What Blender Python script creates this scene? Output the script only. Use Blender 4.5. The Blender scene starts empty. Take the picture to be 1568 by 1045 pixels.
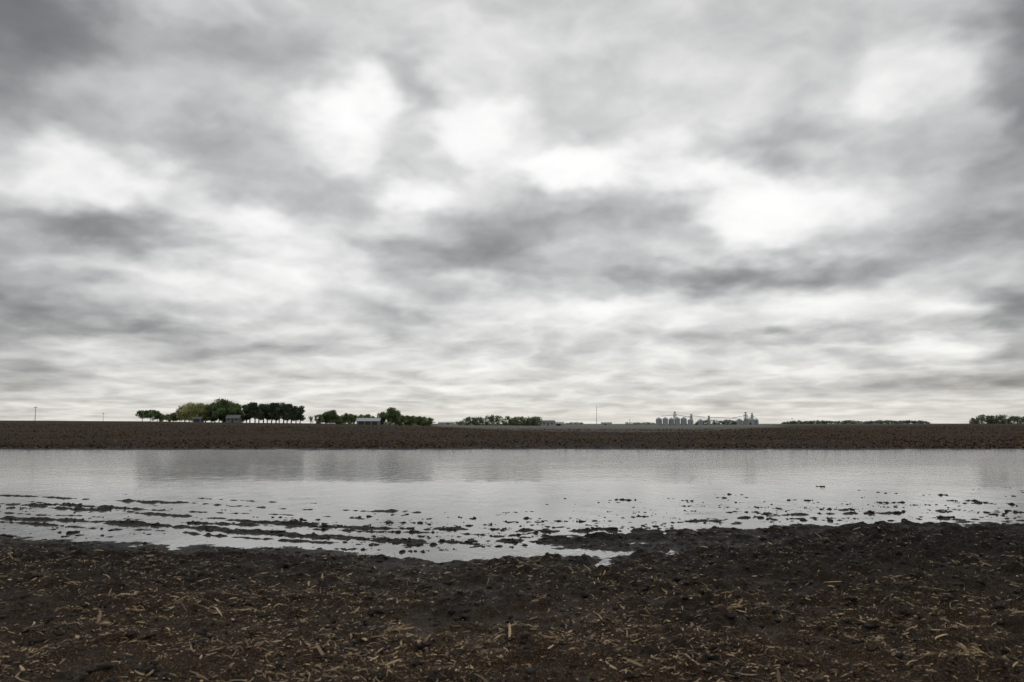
import bpy, math, random
import numpy as np
from mathutils import Vector
random.seed(7); rng=np.random.default_rng(11)
scene=bpy.context.scene
scene.view_settings.view_transform='Standard'
scene.view_settings.look='None'
scene.view_settings.exposure=0

# ------------------------------------------------------------------ helpers
def link(o,parent=None):
    scene.collection.objects.link(o)
    if parent: o.parent=parent
    return o
def N(nt,t,**kw):
    n=nt.nodes.new(t)
    for k,v in kw.items(): setattr(n,k,v)
    return n
def M(nt,op,a,b=None,c=None,clamp=False):
    n=nt.nodes.new('ShaderNodeMath'); n.operation=op; n.use_clamp=clamp
    for i,v in enumerate((a,b,c)):
        if v is None: continue
        if isinstance(v,(int,float)): n.inputs[i].default_value=v
        else: nt.links.new(v,n.inputs[i])
    return n.outputs[0]
def VM(nt,op,a,b=None,out=0):
    n=nt.nodes.new('ShaderNodeVectorMath'); n.operation=op
    for i,v in enumerate((a,b)):
        if v is None: continue
        if isinstance(v,(tuple,list)): n.inputs[i].default_value=v
        else: nt.links.new(v,n.inputs[i])
    return n.outputs[out]
def noise(nt,vec,scale,detail=4,rough=.5,dist=0.):
    n=nt.nodes.new('ShaderNodeTexNoise')
    n.inputs['Scale'].default_value=scale; n.inputs['Detail'].default_value=detail
    n.inputs['Roughness'].default_value=rough; n.inputs['Distortion'].default_value=dist
    nt.links.new(vec,n.inputs['Vector'])
    return n
def mapr(nt,v,a,b,c=0.,d=1.,smooth=True):
    n=nt.nodes.new('ShaderNodeMapRange'); 
    if smooth: n.interpolation_type='SMOOTHSTEP'
    nt.links.new(v,n.inputs[0])
    for i,k in enumerate((a,b,c,d)): n.inputs[i+1].default_value=k
    return n.outputs[0]
def mixc(nt,f,a,b):
    n=nt.nodes.new('ShaderNodeMix'); n.data_type='RGBA'
    for s,v in ((0,f),(6,a),(7,b)):
        if isinstance(v,(int,float)): n.inputs[s].default_value=v
        elif isinstance(v,tuple): n.inputs[s].default_value=(*v,1)
        else: nt.links.new(v,n.inputs[s])
    return n.outputs[2]
def newmat(name):
    m=bpy.data.materials.new(name); m.use_nodes=True
    nt=m.node_tree; return m,nt,nt.nodes['Principled BSDF']
def hsh(a,b,seed):
    v=(a*374761393+b*668265263+seed*974711)&0xffffffff
    v=((v^(v>>13))*1274126177)&0xffffffff
    v=((v^(v>>16))*2246822519)&0xffffffff
    return ((v^(v>>15))&0xffffff)/float(0xffffff)
def vn(x,y,seed):
    xi=np.floor(x).astype(np.int64); yi=np.floor(y).astype(np.int64)
    fx=x-xi; fy=y-yi; fx=fx*fx*fx*(fx*(fx*6-15)+10); fy=fy*fy*fy*(fy*(fy*6-15)+10)
    a=hsh(xi,yi,seed);b=hsh(xi+1,yi,seed);c=hsh(xi,yi+1,seed);d=hsh(xi+1,yi+1,seed)
    return ((a*(1-fx)+b*fx)*(1-fy)+(c*(1-fx)+d*fx)*fy)*2-1
def gn(x,y,seed):
    xi=np.floor(x).astype(np.int64); yi=np.floor(y).astype(np.int64)
    fx=x-xi; fy=y-yi; u=fx*fx*fx*(fx*(fx*6-15)+10); v=fy*fy*fy*(fy*(fy*6-15)+10)
    def g(a,b,dx,dy):
        th=hsh(a,b,seed)*6.28318; return np.cos(th)*dx+np.sin(th)*dy
    a=g(xi,yi,fx,fy);b=g(xi+1,yi,fx-1,fy);c=g(xi,yi+1,fx,fy-1);d=g(xi+1,yi+1,fx-1,fy-1)
    return ((a*(1-u)+b*u)*(1-v)+(c*(1-u)+d*u)*v)*1.5
def rot(x,y,a): return x*math.cos(a)-y*math.sin(a), x*math.sin(a)+y*math.cos(a)
def fbm(x,y,s,o,seed,g=.5,fn=vn):
    t=0; a=1; f=1/s
    for i in range(o):
        u,v=rot(x*f,y*f,.6*i+.3); t=t+a*fn(u,v,seed+i*13); a*=g; f*=2.03
    return t
def sst(v,a,b):
    t=np.clip((v-a)/(b-a),0,1); return t*t*(3-2*t)
def grid_mesh(name,XX,YY,ZZ,col=None):
    nr,nc=XX.shape
    me=bpy.data.meshes.new(name)
    me.vertices.add(nr*nc)
    me.vertices.foreach_set('co',np.stack([XX,YY,ZZ],-1).astype(np.float32).ravel())
    i=np.arange(nr*nc).reshape(nr,nc)
    q=np.stack([i[:-1,:-1],i[:-1,1:],i[1:,1:],i[1:,:-1]],-1).reshape(-1,4)
    me.loops.add(q.size); me.loops.foreach_set('vertex_index',q.ravel().astype(np.int32))
    me.polygons.add(len(q)); me.polygons.foreach_set('loop_start',np.arange(0,q.size,4,dtype=np.int32))
    me.polygons.foreach_set('loop_total',np.full(len(q),4,dtype=np.int32))
    me.update(calc_edges=True); me.polygons.foreach_set('use_smooth',np.ones(len(q),bool))
    if col is not None:
        a=me.color_attributes.new('col','FLOAT_COLOR','POINT')
        a.data.foreach_set('color',np.concatenate([col.reshape(-1,3),np.ones((nr*nc,1))],1).astype(np.float32).ravel())
    return me
def tri_mesh(name,V,F,col=None):
    k=F.shape[1]; me=bpy.data.meshes.new(name)
    me.vertices.add(len(V)); me.vertices.foreach_set('co',V.astype(np.float32).ravel())
    me.loops.add(F.size); me.loops.foreach_set('vertex_index',F.ravel().astype(np.int32))
    me.polygons.add(len(F)); me.polygons.foreach_set('loop_start',np.arange(0,F.size,k,dtype=np.int32))
    me.polygons.foreach_set('loop_total',np.full(len(F),k,dtype=np.int32))
    me.update(calc_edges=True)
    if col is not None:
        a=me.color_attributes.new('col','FLOAT_COLOR','POINT')
        a.data.foreach_set('color',np.concatenate([col,np.ones((len(col),1))],1).astype(np.float32).ravel())
    return me

# ------------------------------------------------------------------ world + sun
SUN_EL,SUN_AZ=48,22
w=bpy.data.worlds.new("World"); scene.world=w; w.use_nodes=True
nt=w.node_tree; bg=nt.nodes['Background']
sky=N(nt,'ShaderNodeTexSky'); sky.sky_type='NISHITA'; sky.sun_disc=False
sky.sun_elevation=math.radians(SUN_EL); sky.sun_rotation=math.radians(SUN_AZ)
nt.links.new(sky.outputs[0],bg.inputs['Color']); bg.inputs['Strength'].default_value=.08
w.cycles.sampling_method='MANUAL'; w.cycles.sample_map_resolution=128
sd=bpy.data.lights.new('sun','SUN'); sd.energy=1.5; sd.angle=math.radians(20); sd.color=(1,.97,.92)
sun=link(bpy.data.objects.new('sun',sd))
dv=Vector((math.sin(math.radians(SUN_AZ))*math.cos(math.radians(SUN_EL)),math.cos(math.radians(SUN_AZ))*math.cos(math.radians(SUN_EL)),math.sin(math.radians(SUN_EL))))
sun.rotation_euler=dv.to_track_quat('Z','Y').to_euler()

# ------------------------------------------------------------------ overcast sky dome (translucent cloud deck under the clear sky)
azd=np.concatenate([np.linspace(-180,-44,50)[:-1],np.arange(-44,44,.105),np.linspace(44,180,50)])
eld=np.concatenate([[-4,-1,-.3],np.arange(0,6,.055),np.arange(6,32,.105),np.linspace(32,89.9,40)])
AZ,EL=np.meshgrid(np.radians(azd),np.radians(eld))
dx=np.sin(AZ)*np.cos(EL); dy=np.cos(AZ)*np.cos(EL); dz=np.sin(EL)
te=np.tan(np.minimum(EL,1.3)); tr_=te[:,0]
# cloud cells get smaller and flatter towards the horizon: noise bands by elevation
BANDS=[(.004,.060,.0035),(.018,.072,.0085),(.045,.090,.017),(.09,.110,.031),(.17,.140,.058),(.29,.165,.095),(.46,.20,.135),(.9,.35,.25)]
lt=np.log(np.maximum(tr_,.002)); lc=np.log(np.array([b[0] for b in BANDS]))
Wt=np.zeros((len(BANDS),len(tr_)))
for j in range(len(tr_)):
    v=np.clip(np.interp(lt[j],lc,np.arange(len(BANDS))),0,len(BANDS)-1); i0=int(min(v,len(BANDS)-2)); f=v-i0; f=f*f*(3-2*f)
    Wt[i0,j]=1-f; Wt[i0+1,j]=f
nrm=np.sqrt((Wt**2).sum(0))
def banded(fn,ox=0,oy=0):
    out=np.zeros(AZ.shape)
    for i,(c,sx,sy) in enumerate(BANDS):
        r=np.where(Wt[i]>0)[0]
        if len(r)==0: continue
        x=(AZ[r]+ox[r] if not np.isscalar(ox) else AZ[r])/sx; y=(te[r]+oy[r] if not np.isscalar(oy) else te[r])/sy
        out[r]+=(Wt[i][r]/nrm[r])[:,None]*fn(x+i*17.3,y+i*5.7,i)
    return out
sxr=np.exp(np.interp(lt,lc,np.log([b[1] for b in BANDS])))[:,None]; syr=np.exp(np.interp(lt,lc,np.log([b[2] for b in BANDS])))[:,None]
w1=banded(lambda x,y,i:fbm(x,y,.6,4,301+i*50,.5,gn)); w2=banded(lambda x,y,i:fbm(x,y,.6,4,331+i*50,.5,gn))
az2=AZ+w1*sxr*.19; te2=te+w2*syr*.25
CL=[(-66,55,14,9,-.27),(-37,47,20,4.5,-.15),(-56,51,10,4,-.10),(-20,40,4.8,5.5,.25),(-41,35,11,3.5,-.17),
(-12.5,41,2.6,7,-.13),(-3.6,37.5,6,4,.21),(12,41,10,4,-.08),(25,29.5,9,3.4,.21),(34,26,9,2.8,.21),(8,32,7,2.2,.21),
(-12,27.7,4.5,2.2,.22),(-49.5,24,11,2.3,-.29),(-52,31,13,3,.16),(-27,29,9,2.5,-.12),(-33,25,6,2,.12),
(4,25,16,2.6,-.17),(-3.6,20.3,9,2.6,-.25),(17.5,27.7,4,2.5,-.14),(33,18.3,15,1.9,-.25),(18,18.7,8,2,-.13),
(38,36,12,3.5,-.17),(50,31,10,4,-.12),(62,51,8,6,-.20),(64,41,5,8,-.16),(52,47,6,4,.12),(61,23.6,9,2.5,-.22),
(-61,16,9,3,-.27),(-31.5,18,18,2.5,.10),(9.5,13.8,25,1.5,.10),(-13.5,13,8,1.2,-.15),(-48,11.7,13,1.2,-.20),
(-35.5,9,10,1,-.16),(50,15.4,12,1.5,.12),(62,14.6,6,2,-.24),(34,11,8,.9,-.16),(54,4.8,14,.8,-.18),
(50,9.7,12,.9,.10),(-11,4.6,9,.7,.10),(-62,7,8,2,-.15),(63,9,5,2,-.18),(0,53,30,3,-.05),(-60,41,6,6,-.08),
(42,48,5,5,-.08),(-15,22.5,5,1.5,-.08),(-70,30,9,34,-.13),(70,30,9,34,-.13)]  # last pair darkens both sky edges, lens vignetting painted into the clouds
L=np.full(AZ.shape,.828)
for (u,v,ru,rv,a) in CL:
    u/=100; v/=100; ru/=100; rv/=100
    Zt=v*(1+.085*v); Xt=u*(1+.1*v); a0=math.atan(Xt); t0=Zt*math.cos(a0)
    ra=ru*math.cos(a0)**2*1.12; rt=rv*1.15
    L+=a*np.exp(-((az2-a0)/ra)**2-((te2-t0)/rt)**2)
def bill(x,y,s,o,seed):
    t=0;a=1;f=1/s;tot=0
    for i in range(o):
        u,v=rot(x*f,y*f,.7*i+.9); t=t+a*(1-2.2*np.sqrt(gn(u,v,seed+7*i)**2+.004)); tot+=a; a*=.47; f*=2.1
    return t/tot-.33
ox=w1*sxr*.07; oy=w2*syr*.07
f1=banded(lambda x,y,i:fbm(x,y,1.0,6,401+i*60,.48,gn),ox,oy)
b1=banded(lambda x,y,i:bill(x,y,.66,4,801+i*60),ox,oy)
ampl=np.interp(te,[0,.02,.1,.3,.6],[.45,.8,.82,.66,.62])
L+=ampl*(.12*f1+.115*b1)
L+=.02*np.exp(-np.maximum(te,0)*70)
L=np.where(L>.9,.9+.10*np.tanh((L-.9)/.12),L); L=np.where(L<.54,.54-.14*np.tanh((.54-L)/.2),L)
Lg=L**2.2
warm=np.exp(-np.maximum(te,0)*20)[...,None]; cool=sst(L,.95,.55)[...,None]*1.0
col=np.array([1,.996,.982])*(1-cool)+np.array([.978,.988,.998])*cool
col=col*(1-warm)+np.array([1,.966,.90])*warm
col=col*Lg[...,None]
R=9500
skyo=link(bpy.data.objects.new('sky',grid_mesh('sky',R*dx,R*dy,R*dz,col)))
m=bpy.data.materials.new('overcast_cloud_deck'); m.use_nodes=True; nt=m.node_tree; nt.nodes.clear()
at_=N(nt,'ShaderNodeAttribute'); at_.attribute_name='col'
em=N(nt,'ShaderNodeEmission'); nt.links.new(at_.outputs['Color'],em.inputs[0]); em.inputs[1].default_value=1.05
tr=N(nt,'ShaderNodeBsdfTransparent'); mx=N(nt,'ShaderNodeMixShader'); mx.inputs[0].default_value=.95
nt.links.new(tr.outputs[0],mx.inputs[1]); nt.links.new(em.outputs[0],mx.inputs[2])
out=N(nt,'ShaderNodeOutputMaterial'); nt.links.new(mx.outputs[0],out.inputs[0])
m.cycles.emission_sampling='NONE'
skyo.data.materials.append(m)

# ------------------------------------------------------------------ terrain
SX=[-200,-60,-12,-8,-5.5,-3.5,-1.6,-.6,.2,1.0,2.0,3.5,9.2,25,200]
SY=[20,19,13.2,12.4,11.6,11.2,10.7,10.6,11.5,12.3,12.9,13.5,14.3,16,20]
RID=[
 ([-60,-12.4,-8.2,-4.4,-2.1,1],[38,19.3,17.7,16.1,15.4,14.9],.052,.22,-1.4,.9),
 ([-60,-11.2,-5.7,-2.35,.5,2],[42,17.3,14.7,13.1,12.8,12.9],.050,.20,3,.6),
 ([-60,-9.3,-6.9,-4,-1.7,.2,1.5],[40,14.6,13.9,12.8,11.8,11.7,12.0],.050,.20,3,.5),
 ([-60,-12,-7.6,-4,-1.5,1],[37,18.3,16.2,14.9,14.2,13.9],.046,.12,-.5,.8),
 ([-60,-11.5,-6.5,-3,0,1.5],[37,16.2,14.3,12.95,12.2,12.3],.044,.11,2,.5),
 ([-60,-12,-8.0,-5,-2.5,1],[38,20.2,18.8,17.4,16.6,16],.034,.10,-3,.9),
 ([-60,-12,-7.0,-4,-2,1],[37,15.3,13.35,12.25,11.5,11.3],.034,.09,-2,.8),
 ([-60,-1,0,2,5,9,25],[10,10,12.4,13.7,14.9,15.7,17.8],.030,.13,90,.8),
 ([-60,-1,0,2,5,9,25],[10,10,12.8,14.3,15.9,17.2,19.8],.024,.12,90,.8),
]
BX=[-2,-.64,-.45,-.26,-.1,.05,.18,.35,.64,2]
BZ=[2.7,2.7,2.2,1.1,-.1,-.7,-.9,-.1,.9,.9]
def height(x,y):
    x=np.asarray(x,float); y=np.asarray(y,float)
    wob=fbm(x,y,1.6,3,5)*.20
    S=np.interp(x,SX,SY)+wob
    d=S-y
    lowz=sst(x,-2.5,-.8)*(1-sst(x,2.5,4.5))
    flat=1-.62*lowz*sst(y,10.2,11.2)
    land=.115*(1-np.exp(-np.maximum(d,0)*(.45-.30*lowz)))
    right=sst(x,-1.5,2.0)
    sub=-.022-np.minimum(-np.minimum(d,0),6)*(.004+.004*right)-np.maximum(-d-6,0)*.012
    sub=np.maximum(sub,-.3)
    h=np.where(d>0,land*flat-.02*np.exp(-np.maximum(d,0)*3),sub)
    g=np.exp(-(np.abs(y-10.66-.05*np.sin(x*3)-.02*x)/(.42-.09*np.clip(x,-1,2)))**3)*sst(x,-2.1,-1.1)*(1-sst(x,1.3,2.6))
    h=h*(1-g)-.03*g
    n1=fbm(x,y,.55,2,21); n2=fbm(x,y,.19,3,31,.6)
    rr=0
    for i,(xs,ys,hh,ww,fd,fw) in enumerate(RID):
        yr=np.interp(x,xs,ys)+vn(x*.9,y*0+i,40+i)*.16
        m=np.exp(-((y-yr)/(ww*(1+.35*vn(x*1.7,y*0,50+i))))**2)
        m=m*(1-sst(x,fd-fw,fd+fw))
        rr=np.maximum(rr,m*hh*(.95+.45*vn(x*1.1,y*.5,60+i)))
    h=h+rr*(1-g)*(1-.35*lowz)
    near=np.exp(-np.maximum(-d-0.2,0)/2.2)
    amp=(.012+.018*right)*near+.015*sst(d,0,1.5)
    amp=np.where(y>30,0.0,amp)*(1-.4*lowz*sst(y,10.2,11.2))
    h=h+(amp*n1*.7+(amp*.9+.4*rr)*n2)*(1-.8*g)
    n3=gn(x/.075,y/.075,71)
    fr=sst(d,.2,2)*(1-sst(y,20,25))
    lump=np.maximum(gn(x/.13,y/.13,72)-.15,0)*.045*np.clip(.5+.8*n1,0,1)
    h=h+fr*(.016*np.abs(n2)+.008*n3+lump)*(1-g)+rr*.2*n3
    yf=51.5+fbm(x,y*0,9,3,77)*1.2+.02*x
    e=y-yf
    far=np.where(e>0,.16*(1-np.exp(-np.maximum(e,0)*.12)),np.maximum(e*.02,-.3))
    fm=sst(y,38,46)
    clod=(fbm(x,y*.8,1.1,4,91,.62)*.045)*sst(e,-2,3)*(1-sst(y,150,300))
    h=h*(1-fm)+fm*(far+clod)
    h=np.maximum(h,-.3+.5*sst(np.abs(x),160,220))
    b=x/np.maximum(np.abs(y),60)
    zf=np.interp(b,BX,BZ)
    h=h+sst(y,70,400)*zf+fbm(x,y,90,2,8)*.12*sst(y,120,300)
    h=h-sst(y,900,4000)*6-sst(np.abs(x),2500,7000)*6
    return h
ys=np.concatenate([-np.geomspace(5000,3,28),np.arange(-2,3.4,.3),np.arange(3.5,20,.026),
    20+np.cumsum(np.linspace(.03,.28,200)),])
ys=np.concatenate([ys,ys[-1]*np.cumprod(np.full(190,1.0075))])
ys=np.concatenate([ys,ys[-1]*np.cumprod(np.full(170,1.021))])
NC=960
s=np.linspace(-1,1,NC)
def xcol(y):
    w0=4+.74*abs(y); k=.94
    t=np.clip((np.abs(s)-k)/(1-k),0,1)
    return s*w0+np.sign(s)*(t**3)*8000
XX=np.stack([xcol(v) for v in ys]); YY=np.repeat(ys[:,None],NC,1)
ZZ=height(XX,YY)
ground=link(bpy.data.objects.new('ground',grid_mesh('ground',XX,YY,ZZ)))
m,nt,bs=newmat('wet_field_soil')
geo=N(nt,'ShaderNodeNewGeometry'); pos=geo.outputs['Position']
sp=N(nt,'ShaderNodeSeparateXYZ'); nt.links.new(pos,sp.inputs[0])
a=noise(nt,pos,1.1,4,.6).outputs[0]; b=noise(nt,pos,22,5,.7).outputs[0]; c=noise(nt,pos,75,2,.6).outputs[0]
near=mixc(nt,mapr(nt,b,.38,.66),(.0055,.0046,.0039),(.031,.0245,.0192))
fleck=M(nt,'MULTIPLY',mapr(nt,c,.53,.66),mapr(nt,a,.30,.54))
dry=mapr(nt,M(nt,'ADD',sp.outputs[1],M(nt,'MULTIPLY',a,3)),12.5,6.0)
near=mixc(nt,M(nt,'MULTIPLY',a,M(nt,'MULTIPLY',dry,.8)),near,(.047,.029,.016))
near=mixc(nt,M(nt,'MULTIPLY',fleck,M(nt,'MULTIPLY',dry,.9)),near,(.17,.11,.058))
fs=VM(nt,'MULTIPLY',pos,(1,.45,1))
fa=noise(nt,fs,2.6,5,.78).outputs[0]; fb=noise(nt,VM(nt,'MULTIPLY',pos,(.35,1,1)),.06,4,.6).outputs[0]
farc=mixc(nt,mapr(nt,fa,.36,.70),(.009,.0055,.0030),(.088,.049,.0205))
farc=mixc(nt,mapr(nt,fb,.38,.66,0,.65),farc,(.019,.0115,.0058))
shore=mapr(nt,sp.outputs[1],51,64)
farc=mixc(nt,shore,(.010,.0068,.0045),farc)
grass=mixc(nt,fa,(.03,.04,.018),(.07,.08,.035))
farc=mixc(nt,mapr(nt,M(nt,'ADD',sp.outputs[1],M(nt,'MULTIPLY',fb,40)),430,450),farc,grass)
colr=mixc(nt,mapr(nt,sp.outputs[1],30,45),near,farc)
nt.links.new(colr,bs.inputs['Base Color'])
wet=mapr(nt,sp.outputs[2],.0,.10)
nt.links.new(M(nt,'MULTIPLY_ADD',wet,.35,.55),bs.inputs['Roughness'])
bs.inputs['Specular IOR Level'].default_value=.14
bp=N(nt,'ShaderNodeBump'); bp.inputs['Strength'].default_value=1.; bp.inputs['Distance'].default_value=.03
fadeb=mapr(nt,sp.outputs[1],20,60,1,4)
nt.links.new(M(nt,'MULTIPLY',M(nt,'ADD',b,M(nt,'MULTIPLY',c,.4)),fadeb),bp.inputs['Height']); nt.links.new(bp.outputs[0],bs.inputs['Normal'])
ground.data.materials.append(m)

# ------------------------------------------------------------------ water
wx=np.linspace(-190,190,3); wy=np.array([8.,58.])
WX,WY=np.meshgrid(wx,wy); water=link(bpy.data.objects.new('flood_water',grid_mesh('flood_water',WX,WY,WX*0)))
m,nt,bs=newmat('muddy_water')
geo=N(nt,'ShaderNodeNewGeometry'); pos=geo.outputs['Position']
sp=N(nt,'ShaderNodeSeparateXYZ'); nt.links.new(pos,sp.inputs[0])
bs.inputs['Base Color'].default_value=(.088,.082,.074,1)
bs.inputs['IOR'].default_value=2.25
r1=noise(nt,VM(nt,'MULTIPLY',pos,(1.5,.8,1)),1.7,4,.8,.6).outputs[0]
r2=noise(nt,VM(nt,'MULTIPLY',pos,(.9,.6,1)),.7,2,.6,.8).outputs[0]
patch=noise(nt,VM(nt,'MULTIPLY',pos,(.06,.25,1)),1,2,.5).outputs[0]
k=mapr(nt,M(nt,'MULTIPLY_ADD',M(nt,'SUBTRACT',patch,.5),14,sp.outputs[1]),19,42)
nt.links.new(M(nt,'MULTIPLY_ADD',k,.08,.015),bs.inputs['Roughness'])
k=M(nt,'MULTIPLY_ADD',k,.98,.02)
bp=N(nt,'ShaderNodeBump'); bp.inputs['Distance'].default_value=.55
nt.links.new(k,bp.inputs['Strength'])
nt.links.new(M(nt,'ADD',r1,M(nt,'MULTIPLY',r2,.6)),bp.inputs['Height']); nt.links.new(bp.outputs[0],bs.inputs['Normal'])
water.data.materials.append(m)

# ------------------------------------------------------------------ scattered soil clods
import bmesh
bm=bmesh.new(); bmesh.ops.create_icosphere(bm,subdivisions=2,radius=1)
IV=np.array([v.co[:] for v in bm.verts]); IF=np.array([[v.index for v in f.verts] for f in bm.faces]); bm.free()
def clods(n_land,n_wet):
    P=[];R=[]
    y=4+(rng.random(n_land)**1.0)*10.5; x=(rng.random(n_land)*2-1)*(1.5+.72*y)
    r=.006+.026*rng.random(n_land)**4
    h=height(x,y); ok=h>.005
    P.append(np.stack([x,y,h-.003],1)[ok]); R.append(r[ok])
    cx=[];cy=[];cr=[]
    for i in range(n_wet):
        if random.random()<.80:
            bx=random.uniform(-2.5,17); by=np.interp(bx,SX,SY)+abs(random.gauss(0,2.3))+.1
            if abs(bx)>.68*by: continue
        else:
            bx=random.uniform(-11,0); by=np.interp(bx,SX,SY)+random.uniform(0,4.5)
        sc=random.choice([.4,.5,.6,.7,.8,1.3])
        for j in range(random.randint(1,9)):
            cx.append(bx+random.gauss(0,.13*sc)); cy.append(by+random.gauss(0,.06)); cr.append(random.uniform(.010,.034)*sc)
    cx=np.array(cx);cy=np.array(cy);cr=np.array(cr)
    P.append(np.stack([cx,cy,np.maximum(height(cx,cy),-.008)],1)); R.append(cr)
    P=np.concatenate(P);R=np.concatenate(R);n=len(P)
    J=1+.34*rng.standard_normal((n,len(IV))).clip(-1.6,1.6)
    sc=np.stack([R*rng.uniform(.9,2.2,n),R*rng.uniform(.8,1.4,n),R*rng.uniform(.4,.85,n)],1)
    V=IV[None]*J[:,:,None]*sc[:,None,:]
    a=rng.random(n)*6.28; ca,sa=np.cos(a)[:,None],np.sin(a)[:,None]
    V=np.stack([V[:,:,0]*ca-V[:,:,1]*sa,V[:,:,0]*sa+V[:,:,1]*ca,V[:,:,2]],-1)+P[:,None,:]
    F=IF[None]+(np.arange(n)*len(IV))[:,None,None]
    g=rng.uniform(.6,1.5,n)[:,None,None]*np.array([.0145,.0115,.0090])[None,None,:]*np.ones((1,len(IV),1))
    return tri_mesh('soil_clods',V.reshape(-1,3),F.reshape(-1,3),g.reshape(-1,3))
def attr_mat(name,rough,spec=.3):
    m,nt,bs=newmat(name); at=N(nt,'ShaderNodeAttribute'); at.attribute_name='col'
    nt.links.new(at.outputs['Color'],bs.inputs['Base Color']); bs.inputs['Roughness'].default_value=rough
    bs.inputs['Specular IOR Level'].default_value=spec
    return m
me=clods(13000,780); me.materials.append(attr_mat('wet_clod',.75,.2)); link(bpy.data.objects.new('soil_clods',me))

# ------------------------------------------------------------------ corn residue
def straw():
    n=90000
    y=3.7+10*rng.random(n)**1.2; x=(rng.random(n)*2-1)*(1.2+.70*y)
    dens=.54+.7*fbm(x,y,1.3,3,123)+.45*fbm(x,y*2.0,.4,2,223)
    keep=rng.random(n)<np.clip(dens*1.2,.07,1)*np.clip(1.2-(y-4)/8.5,.07,1)
    x=x[keep];y=y[keep]
    z=height(x,y); ok=z>.02; x=x[ok];y=y[ok];z=z[ok];n=len(x)
    Ln=.016+.062*rng.random(n)**2.8; big=rng.random(n)<.07; Ln[big]*=2.2
    W=.0024+.0065*rng.random(n)**2.2; W[big]*=1.4
    a=rng.normal(0.0,.95,n); tilt=rng.normal(0,.25,n)+(rng.random(n)<.03)*.8
    d=np.stack([np.cos(a)*np.cos(tilt),np.sin(a)*np.cos(tilt),np.sin(tilt)],1)
    sd=np.stack([-np.sin(a),np.cos(a),rng.normal(0,.5,n)],1); sd/=np.linalg.norm(sd,axis=1)[:,None]
    up=np.cross(d,sd)
    c=np.stack([x,y,z+.005+.008*rng.random(n)+np.abs(np.sin(tilt))*Ln*.3],1)
    bend=rng.normal(0,.2,n)*Ln; sb=rng.normal(0,.25,n)*Ln
    rows=[]
    for t in (-.5,-.1,.3,.5):
        cen=c+d*(Ln*t)[:,None]+up*(bend*(.25-t*t))[:,None]+sd*(sb*(.25-t*t)*2)[:,None]
        ww=W*(1 if abs(t)<.4 else .5)
        rows+= [cen-sd*ww[:,None], cen+up*(ww*.7)[:,None], cen+sd*ww[:,None]]
    V=np.stack(rows,1)
    f=[]
    for r in range(3):
        for k in range(2):
            a0=r*3+k; f.append([a0,a0+1,a0+4,a0+3])
    F=np.array(f)[None]+(np.arange(n)*12)[:,None,None]
    t=rng.random(n)[:,None]**2.1
    col=np.array([.048,.029,.015])*(1-t)+np.array([.53,.395,.235])*t
    col=col*rng.uniform(.6,1.1,n)[:,None]
    col=np.repeat(col[:,None,:],12,1)
    return tri_mesh('corn_residue',V.reshape(-1,3),F.reshape(-1,4),col.reshape(-1,3))
me=straw(); strawmat=attr_mat('dry_corn_husk',.75,.2); me.materials.append(strawmat); link(bpy.data.objects.new('corn_residue',me))

def farstub():
    n=42000
    y=53+190*rng.random(n)**1.6; x=(rng.random(n)*2-1)*(.72*y)
    dn=fbm(x,y,14,3,611); ok=rng.random(n)<np.clip(.55+.6*dn,.1,1); x=x[ok];y=y[ok];n=len(x)
    z=height(x,y); a=rng.random(n)*6.28; L=rng.uniform(.04,.16,n)*(1+y/160); H=rng.uniform(.02,.07,n)*(1+y/160)
    d=np.stack([np.cos(a),np.sin(a),rng.normal(0,.3,n)],1)*L[:,None]; u=np.stack([rng.normal(0,.03,n),rng.normal(0,.03,n),H],1)
    c=np.stack([x,y,z],1)
    V=np.stack([c-d*.5,c+d*.5,c+d*.4+u,c-d*.35+u*.8],1)
    F=np.arange(4)[None]+(np.arange(n)*4)[:,None]
    t=rng.random(n)[:,None]**2
    col=np.array([.010,.006,.0035])*(1-t)+np.array([.20,.120,.055])*t
    return tri_mesh('field_stubble',V.reshape(-1,3),F,np.repeat(col[:,None,:],4,1).reshape(-1,3))
me=farstub(); me.materials.append(attr_mat('stubble',.9,.1)); link(bpy.data.objects.new('field_stubble',me))

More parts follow.
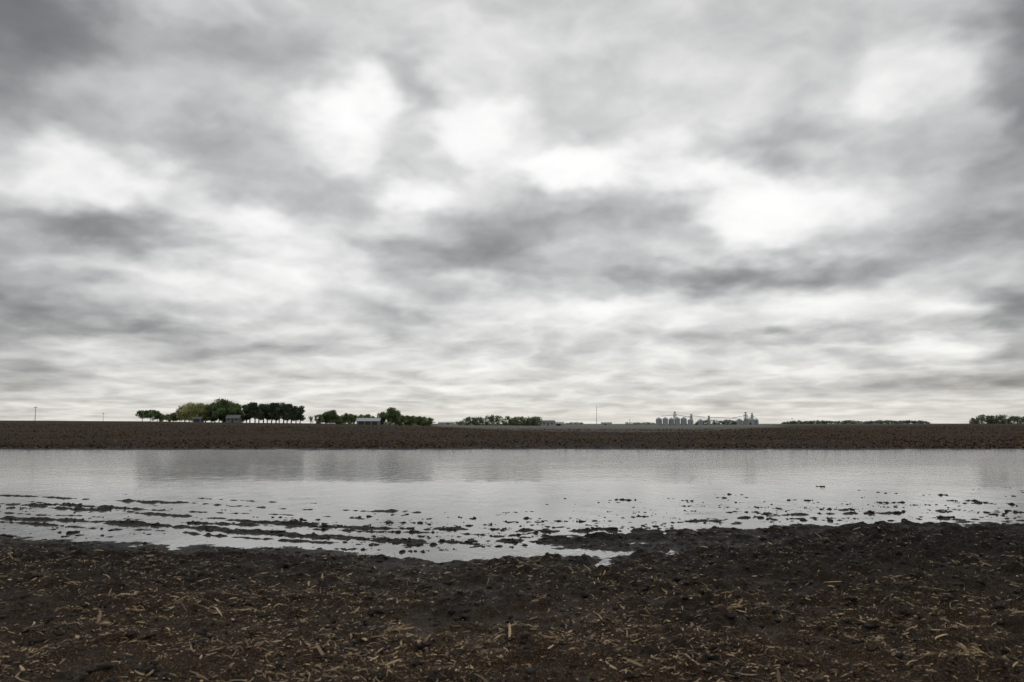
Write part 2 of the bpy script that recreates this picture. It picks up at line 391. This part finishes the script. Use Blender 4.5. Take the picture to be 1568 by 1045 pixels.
def tube(pts,rad,seg=8):
    pts=[Vector(p) for p in pts]; V=[];F=[]
    for i,p in enumerate(pts):
        t=(pts[min(i+1,len(pts)-1)]-pts[max(i-1,0)]).normalized()
        a=t.cross(Vector((0,0,1))); 
        if a.length<1e-3: a=Vector((1,0,0))
        a.normalize(); b=t.cross(a)
        for k in range(seg):
            th=2*math.pi*k/seg; V.append(p+(a*math.cos(th)+b*math.sin(th))*rad[i])
    for i in range(len(pts)-1):
        for k in range(seg):
            F.append((i*seg+k,i*seg+(k+1)%seg,(i+1)*seg+(k+1)%seg,(i+1)*seg+k))
    F.append(tuple(range(seg))[::-1]); F.append(tuple((len(pts)-1)*seg+k for k in range(seg)))
    return V,F
def join(parts):
    V=[];F=[]
    for v,f in parts:
        o=len(V); V+=v; F+=[tuple(i+o for i in q) for q in f]
    return V,F
def stalk(name,x,y,ang,L,up,leaves,k=1.0):
    z=float(height(np.array([x]),np.array([y]))[0])+.015
    parts=[]; dx,dy=math.cos(ang),math.sin(ang)
    pts=[];rad=[]
    for i in range(9):
        t=i/8; pts.append((dx*L*t+.01*math.sin(5*t),dy*L*t+.012*math.sin(7*t),up*t*L)); rad.append(k*.012*(1-.4*t)*(1.25 if i%3==0 else 1))
    parts.append(tube(pts,rad))
    for i in range(leaves):
        a=ang+random.uniform(-1.2,1.2)+(math.pi if random.random()<.3 else 0); s=random.uniform(.0,.8)*L; l=random.uniform(.06,.15)
        V=[];w=.007*k; hz=random.uniform(.3,1)
        for j in range(6):
            t=j/5; cx=dx*s+math.cos(a)*l*t; cy=dy*s+math.sin(a)*l*t; cz=up*s+.05*math.sin(t*2.9)*hz
            ww=w*(1-t*.8)
            V+= [Vector((cx-math.sin(a)*ww,cy+math.cos(a)*ww,cz+.004*(j%2))),Vector((cx+math.sin(a)*ww,cy-math.cos(a)*ww,cz))]
        F=[(2*j,2*j+1,2*j+3,2*j+2) for j in range(5)]
        parts.append((V,F))
    for i in range(6):
        a=random.uniform(0,6.28); parts.append(tube([(0,0,0),(math.cos(a)*.03,math.sin(a)*.03,-.005),(math.cos(a)*.05,math.sin(a)*.05,-.02)],[.004,.003,.001],5))
    V,F=join(parts); me=bpy.data.meshes.new(name); me.from_pydata([tuple(v) for v in V],[],F); me.update()
    at=me.color_attributes.new('col','FLOAT_COLOR','POINT')
    for i in range(len(V)):
        q=random.uniform(.7,1.1); at.data[i].color=(.32*q,.225*q,.125*q,1)
    me.materials.append(strawmat); o=link(bpy.data.objects.new(name,me)); o.location=(x,y,z); return o
stalk('corn_stalk',1.12,5.12,-.25,.22,.06,8,1.5)
stalk('corn_stalk',3.02,5.45,1.3,.13,.3,9,1.2)
stalk('corn_stalk',-1.0,6.6,.2,.22,.03,5,1.2)
stalk('corn_stalk',-2.4,5.6,-.5,.15,.05,4)
stalk('corn_stalk',.35,6.1,2.6,.14,.05,4)
stalk('corn_stalk',4.1,6.7,.1,.22,.05,5,1.2)
stalk('corn_stalk',1.9,7.2,.4,.16,.03,4)
stalk('corn_stalk',-3.3,7.0,-.2,.18,.03,4)

# ------------------------------------------------------------------ distant things
def at(b,d,h=None):
    x=b*d; z=float(height(np.array([x]),np.array([float(d)]))[0]); return Vector((x,d,z-.05))
def leafmat(name):
    m,nt,bs=newmat(name); a_=N(nt,'ShaderNodeAttribute'); a_.attribute_name='col'
    nt.links.new(a_.outputs['Color'],bs.inputs['Base Color']); bs.inputs['Roughness'].default_value=.8; bs.inputs['Specular IOR Level'].default_value=.1
    tl=N(nt,'ShaderNodeBsdfTranslucent'); nt.links.new(a_.outputs['Color'],tl.inputs[0])
    mx=N(nt,'ShaderNodeMixShader'); mx.inputs[0].default_value=.45
    out=[n for n in nt.nodes if n.type=='OUTPUT_MATERIAL'][0]
    nt.links.new(bs.outputs[0],mx.inputs[1]); nt.links.new(tl.outputs[0],mx.inputs[2]); nt.links.new(mx.outputs[0],out.inputs[0])
    return m
FOL=leafmat('foliage')
m,nt,bs=newmat('bark'); g=N(nt,'ShaderNodeNewGeometry'); nz=noise(nt,g.outputs['Position'],4,3,.6).outputs[0]
nt.links.new(mixc(nt,nz,(.03,.024,.018),(.08,.065,.05)),bs.inputs['Base Color']); bs.inputs['Roughness'].default_value=.9; BARK=m
def leaves(cs,rs,n,size,col,dark=.45):
    cs=np.array(cs);rs=np.array(rs)
    pr=rs**2/np.sum(rs**2); k=rng.choice(len(cs),n,p=pr)
    v=rng.standard_normal((n,3)); v/=np.linalg.norm(v,axis=1)[:,None]
    rad=rs[k]*(rng.random(n)**.4)*(1+.3*rng.random(n))
    p=cs[k]+v*rad[:,None]*np.array([1,1,.85])
    a=rng.standard_normal((n,3));a/=np.linalg.norm(a,axis=1)[:,None]
    b=np.cross(a,rng.standard_normal((n,3)));b/=np.linalg.norm(b,axis=1)[:,None]
    s=size*rng.uniform(.5,1.3,n)[:,None]
    V=np.stack([p-a*s-b*s*.4,p+a*s*.3-b*s*.7,p+a*s+b*s*.4,p-a*s*.3+b*s*.7],1)
    lump=rng.uniform(.6,1.4,len(cs))[k]
    sh=lump*rng.uniform(.75,1.25,n)
    c=np.array(col)[None]*sh[:,None]
    return V.reshape(-1,3),np.repeat(c[:,None,:],4,1).reshape(-1,3)
def assemble(name,wood,LV,LC):
    V=[tuple(v) for v in wood[0]]; F=list(wood[1]); nw=len(V); nf=len(F)
    V+= [tuple(v) for v in LV]; nq=len(LV)//4
    F+= [(nw+4*i,nw+4*i+1,nw+4*i+2,nw+4*i+3) for i in range(nq)]
    me=bpy.data.meshes.new(name); me.from_pydata(V,[],F); me.update()
    me.materials.append(BARK); me.materials.append(FOL)
    mi=np.zeros(len(F),np.int32); mi[nf:]=1; me.polygons.foreach_set('material_index',mi)
    a=me.color_attributes.new('col','FLOAT_COLOR','POINT')
    cc=np.ones((len(V),4)); cc[:nw,:3]=.05; cc[nw:,:3]=LC
    a.data.foreach_set('color',cc.astype(np.float32).ravel())
    return me
def decid(name,H,W,col,n=1600,low=.12,dens=1.0,bare=False):
    parts=[tube([(0,0,-.3),(.05,0,H*.2),(.1,.05,H*.45),(0,.1,H*.75)],[H*.03,H*.024,H*.016,H*.006],7)]
    cs=[];rs=[]
    nl=int(22*dens)
    for i in range(nl):
        a=random.uniform(0,6.28); hh=random.uniform(low+.08,.86); env=math.sqrt(max(.05,1-((hh-.48)/.52)**2))
        r=W*.5*env*random.uniform(.15,.85); c=(math.cos(a)*r,math.sin(a)*r,hh*H)
        cs.append(c); rs.append(H*random.uniform(.10,.18))
        if i%2==0:
            s=random.uniform(.2,.5)*H
            parts.append(tube([(0,0,s),(c[0]*.5,c[1]*.5,(s+c[2])*.5+.1),c],[H*.012,H*.008,H*.003],5))
    cs+= [(0,0,H*.82),(0,0,H*.6),(0,0,H*.4)]; rs+= [H*.14,H*.2,H*.2]
    if bare:
        for i in range(60):
            a=random.uniform(0,6.28);s=random.uniform(.2,.6)*H;e=random.uniform(.6,1.0)*H;r=W*.5*random.uniform(.2,1)
            parts.append(tube([(0,0,s),(math.cos(a)*r*.6,math.sin(a)*r*.6,(s+e)/2),(math.cos(a)*r,math.sin(a)*r,e)],[.05,.035,.02],4))
        n=160
    LV,LC=leaves(cs,rs,n,H*.026+.06,col)
    return assemble(name,join(parts),LV,LC)
def pine(name,H,W,col):
    lean=random.uniform(-.3,.3)
    parts=[tube([(0,0,-.3),(lean*.4,0,H*.4),(lean,0,H*.95)],[H*.028,H*.02,H*.005],7)]
    cs=[];rs=[]
    for i in range(24):
        hh=random.uniform(.24,.93); a=random.uniform(0,6.28); r=W*.5*(1.05-hh*.6)*random.uniform(.2,1)
        c=(lean*hh+math.cos(a)*r,math.sin(a)*r,hh*H); cs.append(c); rs.append(H*random.uniform(.07,.12))
        parts.append(tube([(lean*hh,0,hh*H-.2),c],[H*.008,H*.003],4))
    LV,LC=leaves(cs,rs,2600,H*.022+.05,col,.4)
    return assemble(name,join(parts),LV,LC)
DG=(.135,.180,.082); LG=(.35,.36,.17); MG=(.20,.245,.11); PG=(.098,.132,.080)
def put(me,name,b,d,rz=None,s=1.0,sx=1.0):
    o=link(bpy.data.objects.new(name,me)); o.location=at(b,d); o.rotation_euler=(0,0,random.uniform(0,6.28) if rz is None else rz); o.scale=(s*sx,s*sx,s); return o
T={}
T['d1']=decid('tree_mesh',10,11,DG,3600); T['d2']=decid('tree_mesh',10,9,MG,3200,.06); T['d3']=decid('tree_mesh',10,12,LG,2600,.06,1.2)
T['d4']=decid('tree_mesh',10,10,DG,3800,.0,1.2); T['d5']=decid('tree_mesh',10,13,MG,3600,.0,1.3)
T['flat']=decid('tree_mesh',10,17,DG,3000,.22)
for b,d,k,s in [(-.462,402,'flat',.60),(-.452,396,'flat',.62),(-.443,405,'d1',.55),(-.431,400,'d5',.40),(-.423,410,'d4',.50),(-.437,415,'d5',.42),(-.415,412,'d2',.62),
  (-.409,404,'d3',.90),(-.398,398,'d3',1.02),(-.390,410,'d2',1.02),(-.383,402,'d3',.94),(-.403,412,'d2',.8),(-.376,410,'d4',.9),
  (-.371,400,'d4',1.05),(-.361,396,'d1',1.2),(-.353,404,'d4',1.16),(-.344,408,'d2',1.05),(-.366,415,'d5',1.0),(-.338,412,'d5',.6),(-.349,398,'d4',.85),
  (-.240,398,'d5',.52),(-.233,402,'d4',.66),(-.226,400,'d4',.76),(-.219,402,'d5',.50),(-.208,408,'d2',.62),(-.200,404,'d4',.58),(-.214,406,'d5',.45),(-.189,420,'d2',.58),(-.181,424,'d4',.60),(-.174,424,'d5',.5),
  (-.162,398,'d4',.70),(-.153,402,'d1',.92),(-.146,404,'d4',.80),(-.137,400,'d5',.56),(-.130,404,'d4',.56),(-.123,402,'d5',.54),(-.116,404,'d4',.52),(-.110,402,'d5',.50),(-.103,402,'d5',.46)]:
    put(T[k],'deciduous_tree',b,d,s=s)
PM=[pine('pine_mesh',10,5.2,PG) for _ in range(4)]
for i in range(14):
    put(PM[i%4],'pine_tree',-.332+i*.0052+random.uniform(-.001,.001),398+random.uniform(-3,8),s=random.uniform(.88,1.06)*(1 if i>3 else 1.05),sx=1.15)
put(decid('bare_tree_mesh',4.2,4,(.16,.12,.105),bare=True),'bare_shrub',-.2515,398)

def treeline(name,b0,b1,d,h,n,col,size,gap=0,depth=12):
    cs=[];rs=[]
    nl=int((b1-b0)*d/(h*.28))
    parts=[]
    prof=[random.uniform(.72,1) for _ in range(max(3,int(nl/3)))]
    for i in range(nl*3):
        f=random.random(); b=b0+(b1-b0)*f; dd=d+random.uniform(0,depth)
        if gap and vn(np.array([b*d/25.]),np.array([3.3]),17)[0]<-1+gap: continue
        p=at(b,dd); hp=np.interp(f,np.linspace(0,1,len(prof)),prof)*min(1,.5+8*min(f,1-f))
        for k in range(4):
            r=h*random.uniform(.13,.22); cs.append((p.x+random.uniform(-.3,.3)*h,p.y,p.z+h*hp*random.uniform(.12,.92)-r*.3)); rs.append(r)
        if i%3==0: parts.append(tube([(p.x,p.y,p.z-.2),(p.x,p.y,p.z+h*hp*.6)],[h*.02,h*.01],5))
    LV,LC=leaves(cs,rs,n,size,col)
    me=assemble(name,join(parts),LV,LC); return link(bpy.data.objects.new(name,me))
treeline('distant_tree_row',-.0645,.0385,600,8.2,14000,(.20,.235,.14),.40)  # farther rows get paler, bluer leaves: aerial haze painted into the tint
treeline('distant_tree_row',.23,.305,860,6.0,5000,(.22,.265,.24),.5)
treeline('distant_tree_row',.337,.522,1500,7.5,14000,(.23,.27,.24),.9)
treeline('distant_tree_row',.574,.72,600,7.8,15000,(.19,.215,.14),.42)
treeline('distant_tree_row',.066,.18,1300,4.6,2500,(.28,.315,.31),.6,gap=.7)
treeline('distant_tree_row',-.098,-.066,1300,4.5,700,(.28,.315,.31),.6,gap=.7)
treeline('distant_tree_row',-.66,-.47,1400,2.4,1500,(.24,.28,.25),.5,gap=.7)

# ---- buildings
def solid(name,c0,c1,r=.75):
    m,nt,bs=newmat(name); g=N(nt,'ShaderNodeNewGeometry')
    nz=noise(nt,g.outputs['Position'],.8,3,.6).outputs[0]
    nt.links.new(mixc(nt,nz,c0,c1),bs.inputs['Base Color']); bs.inputs['Roughness'].default_value=r
    return m
WHT=solid('white_siding',(.25,.255,.26),(.36,.36,.36)); ROOFM=solid('metal_roof',(.24,.26,.28),(.34,.36,.38),.6)
DRK=solid('dark_opening',(.02,.02,.022),(.04,.04,.04)); SHG=solid('shingles',(.07,.07,.075),(.12,.12,.125))
GALV=solid('hazed_galvanised_steel',(.22,.245,.27),(.30,.325,.35),.65); WOOD=solid('weathered_wood',(.05,.045,.04),(.10,.09,.08))  # bin steel tinted pale blue, distance haze put into its colour
STEELD=solid('hazed_steel',(.25,.275,.30),(.31,.335,.36),.65); GRYW=solid('grey_siding',(.11,.115,.12),(.17,.17,.17))  # pale blue-grey steel carries aerial haze in its base colour
def boxvf(x0,x1,y0,y1,z0,z1):
    V=[Vector(p) for p in [(x0,y0,z0),(x1,y0,z0),(x1,y1,z0),(x0,y1,z0),(x0,y0,z1),(x1,y0,z1),(x1,y1,z1),(x0,y1,z1)]]
    return V,[(0,3,2,1),(4,5,6,7),(0,1,5,4),(1,2,6,5),(2,3,7,6),(3,0,4,7)]
def part(name,parts,mat,parent):
    V,F=join(parts); me=bpy.data.meshes.new(name); me.from_pydata([tuple(v) for v in V],[],F); me.update(); me.materials.append(mat)
    return link(bpy.data.objects.new(name,me),parent)
def building(name,b,d,W,Dp,H,R,wall,roof,rz=0,doors=(),wins=()):
    e=link(bpy.data.objects.new(name,None)); e.location=at(b,d); e.rotation_euler=(0,0,rz)
    hw,hd=W/2,Dp/2
    V=[Vector(p) for p in [(-hw,-hd,0),(hw,-hd,0),(hw,hd,0),(-hw,hd,0),(-hw,-hd,H),(hw,-hd,H),(hw,hd,H),(-hw,hd,H),(-hw,0,H+R),(hw,0,H+R)]]
    F=[(0,1,5,4),(2,3,7,6),(1,2,6,9,5),(3,0,4,8,7)]
    part('walls',[(V,F)],wall,e)
    o=.35; s=R/hd; zt=H+R+.12; ze=H+.12-s*o
    V=[Vector(p) for p in [(-hw-o,-hd-o,ze),(hw+o,-hd-o,ze),(hw+o,0,zt),(-hw-o,0,zt),(hw+o,hd+o,ze),(-hw-o,hd+o,ze)]]
    V2=[v-Vector((0,0,.1)) for v in V]
    F=[(0,1,2,3),(3,2,4,5),(6,9,8,7),(9,11,10,8),(0,6,7,1),(5,4,10,11),(1,7,8,2),(2,8,10,4),(0,3,9,6),(3,5,11,9)]
    part('roof',[(V+V2,F)],roof,e)
    if doors: part('doors',[boxvf(x-w/2,x+w/2,-hd-.05,-hd+.02,0.02,h) for x,w,h in doors],DRK,e)
    if wins: part('windows',[boxvf(x-w/2,x+w/2,-hd-.04,-hd+.02,z,z+h) for x,z,w,h in wins],DRK,e)
    return e
building('machine_shed',-.1785,394,11,9,2.0,1.4,GRYW,ROOFM,.05,doors=[(-3.2,2.6,1.8),(0,2.6,1.8),(3.2,2.6,1.8)])
building('farmhouse',-.3475,392,6,6,2.2,1.4,GRYW,SHG,.1,doors=[(0,1,1.9)],wins=[(-1.8,1,1,.9),(1.8,1,1,.9)])
building('garage',-.392,393,4,4,1.6,.8,GRYW,SHG,0,doors=[(0,2.6,1.5)])
building('farmhouse',.044,610,11,8,2.4,1.6,WHT,SHG,.1,doors=[(0,1,2)],wins=[(-3,1,1.2,1),(3,1,1.2,1)])
building('pole_barn',.055,620,12,9,1.8,1.2,STEELD,ROOFM,-.05,doors=[(2,3,1.6)])
building('pole_barn',-.082,900,18,9,1.6,1.1,STEELD,ROOFM,0,doors=[(2,3,1.5)])
building('pole_barn',.118,1100,14,9,2.0,1.5,STEELD,ROOFM,0,doors=[(-2,3,1.7)])
def bin_(b,d,R,H):
    e=link(bpy.data.objects.new('grain_bin',None)); e.location=at(b,d)
    pts=[];rad=[]
    n=int(H/.4)
    for i in range(n+1):
        pts.append((0,0,H*i/n)); rad.append(R*(1+.012*(i%2)))
    part('corrugated_wall',[tube(pts,rad,28)],GALV,e)
    part('cone_roof',[tube([(0,0,H+.003),(0,0,H+R*.5),(0,0,H+R*.5+.4)],[R*1.04,R*.16,R*.14],28)],STEELD,e)
    part('ladder',[boxvf(-.06+s_,.06+s_,-R-.22,-R-.12,0,H) for s_ in (-.35,.35)],STEELD,e)
    return e
for i,(b,R,H) in enumerate([(.1835,3.0,6.2),(.1915,2.7,6.5),(.199,2.7,6.0),(.2065,2.7,6.6),(.2145,3.0,6.4),(.223,2.8,5.0)]): bin_(b,800+random.uniform(-3,3),R,H)
def leg(name,b,d,H,w,conv=None):
    e=link(bpy.data.objects.new(name,None)); e.location=at(b,d); pr=[]
    for sx in (-w,w):
        for sy in (-w,w): pr.append(boxvf(sx-.14,sx+.14,sy-.14,sy+.14,0,H*.93))
    for k in range(int(H/2.2)):
        z=2.2*k+1
        if z<H*.9:
            pr.append(boxvf(-w,w,-w-.08,-w+.08,z,z+.16)); pr.append(boxvf(-w,w,w-.08,w+.08,z+.01,z+.17))
            pr.append(tube([(-w,-w,z),(w,-w,min(z+2.2,H*.92))],[.08,.08],4))
    part('lattice_tower',pr,STEELD,e)
    part('bucket_leg',[boxvf(-.45,.45,-.3,.3,0,H),boxvf(-1.0,1.0,-.7,.7,H+.002,H+1.1)],STEELD,e)
    if conv:
        part('conveyor',[tube([(0,0,H*cz),(cx,1.0,cz2)],[.24,.24],6) for cx,cz,cz2 in conv],STEELD,e)
    return e
leg('grain_elevator',.2035,806,12.5,1.3,[(-14,.8,9.0),(16,.85,7.8)])
leg('grain_elevator',.224,812,10.0,1.0,[(14,.95,8.0),(-8,.9,7.5)])
leg('grain_elevator',.246,830,8.5,.9,[(30,.95,6.8)])
leg('grain_elevator',.292,835,12.0,1.4,[(-14,.8,7.0),(8,.8,6.0)])
leg('grain_elevator',.300,840,11.0,1.0,[(7,.9,5)])
building('elevator_house',.2965,838,9,7,5,1.6,STEELD,ROOFM,0,doors=[(0,2,2.5)])
bin_(.284,838,2.6,5.0); bin_(.305,842,2.4,4.6); bin_(.2355,820,2.4,4.8)
def upole(b,d,H):
    e=link(bpy.data.objects.new('utility_pole',None)); e.location=at(b,d)
    part('pole',[tube([(0,0,-.5),(0,0,H)],[.20,.13],8)],WOOD,e)
    part('crossarm',[boxvf(-1.3,1.3,-.20,-.14,H-.75,H-.5)],WOOD,e)
    part('insulators',[tube([(x,-.17,H-.495),(x,-.17,H-.2)],[.07,.05],6) for x in (-1.15,-.5,.5,1.15)],STEELD,e)
    return e
upole(-.596,520,9.6); upole(-.511,820,9.6); upole(-.412,760,9); upole(.021,700,6.5)
upole(.147,1000,7); upole(.35,900,7)
e=link(bpy.data.objects.new('radio_mast',None)); e.location=at(.1057,700)
part('mast',[tube([(0,0,-.5),(0,0,9),(0,0,17.5)],[.26,.18,.10],6)],STEELD,e)
part('guy_wires',[tube([(0,0,15),(math.cos(a)*7,math.sin(a)*7,0)],[.025,.025],4) for a in (.5,2.6,4.7)],STEELD,e)
part('antenna',[boxvf(-.5,.5,-.06,.06,16.4,16.55),boxvf(-.4,.4,-.06,.06,14.4,14.52)],STEELD,e)

# ------------------------------------------------------------------ camera
cd=bpy.data.cameras.new('camera'); cam=link(bpy.data.objects.new('camera',cd))
cd.lens=28; cd.sensor_width=36; cd.clip_end=20000; cd.clip_start=.05
cam.location=(0,0,1.7); cam.rotation_euler=(math.radians(90+5.87),0,0)
cd.dof.use_dof=True; cd.dof.focus_distance=26; cd.dof.aperture_fstop=3.2
scene.camera=cam
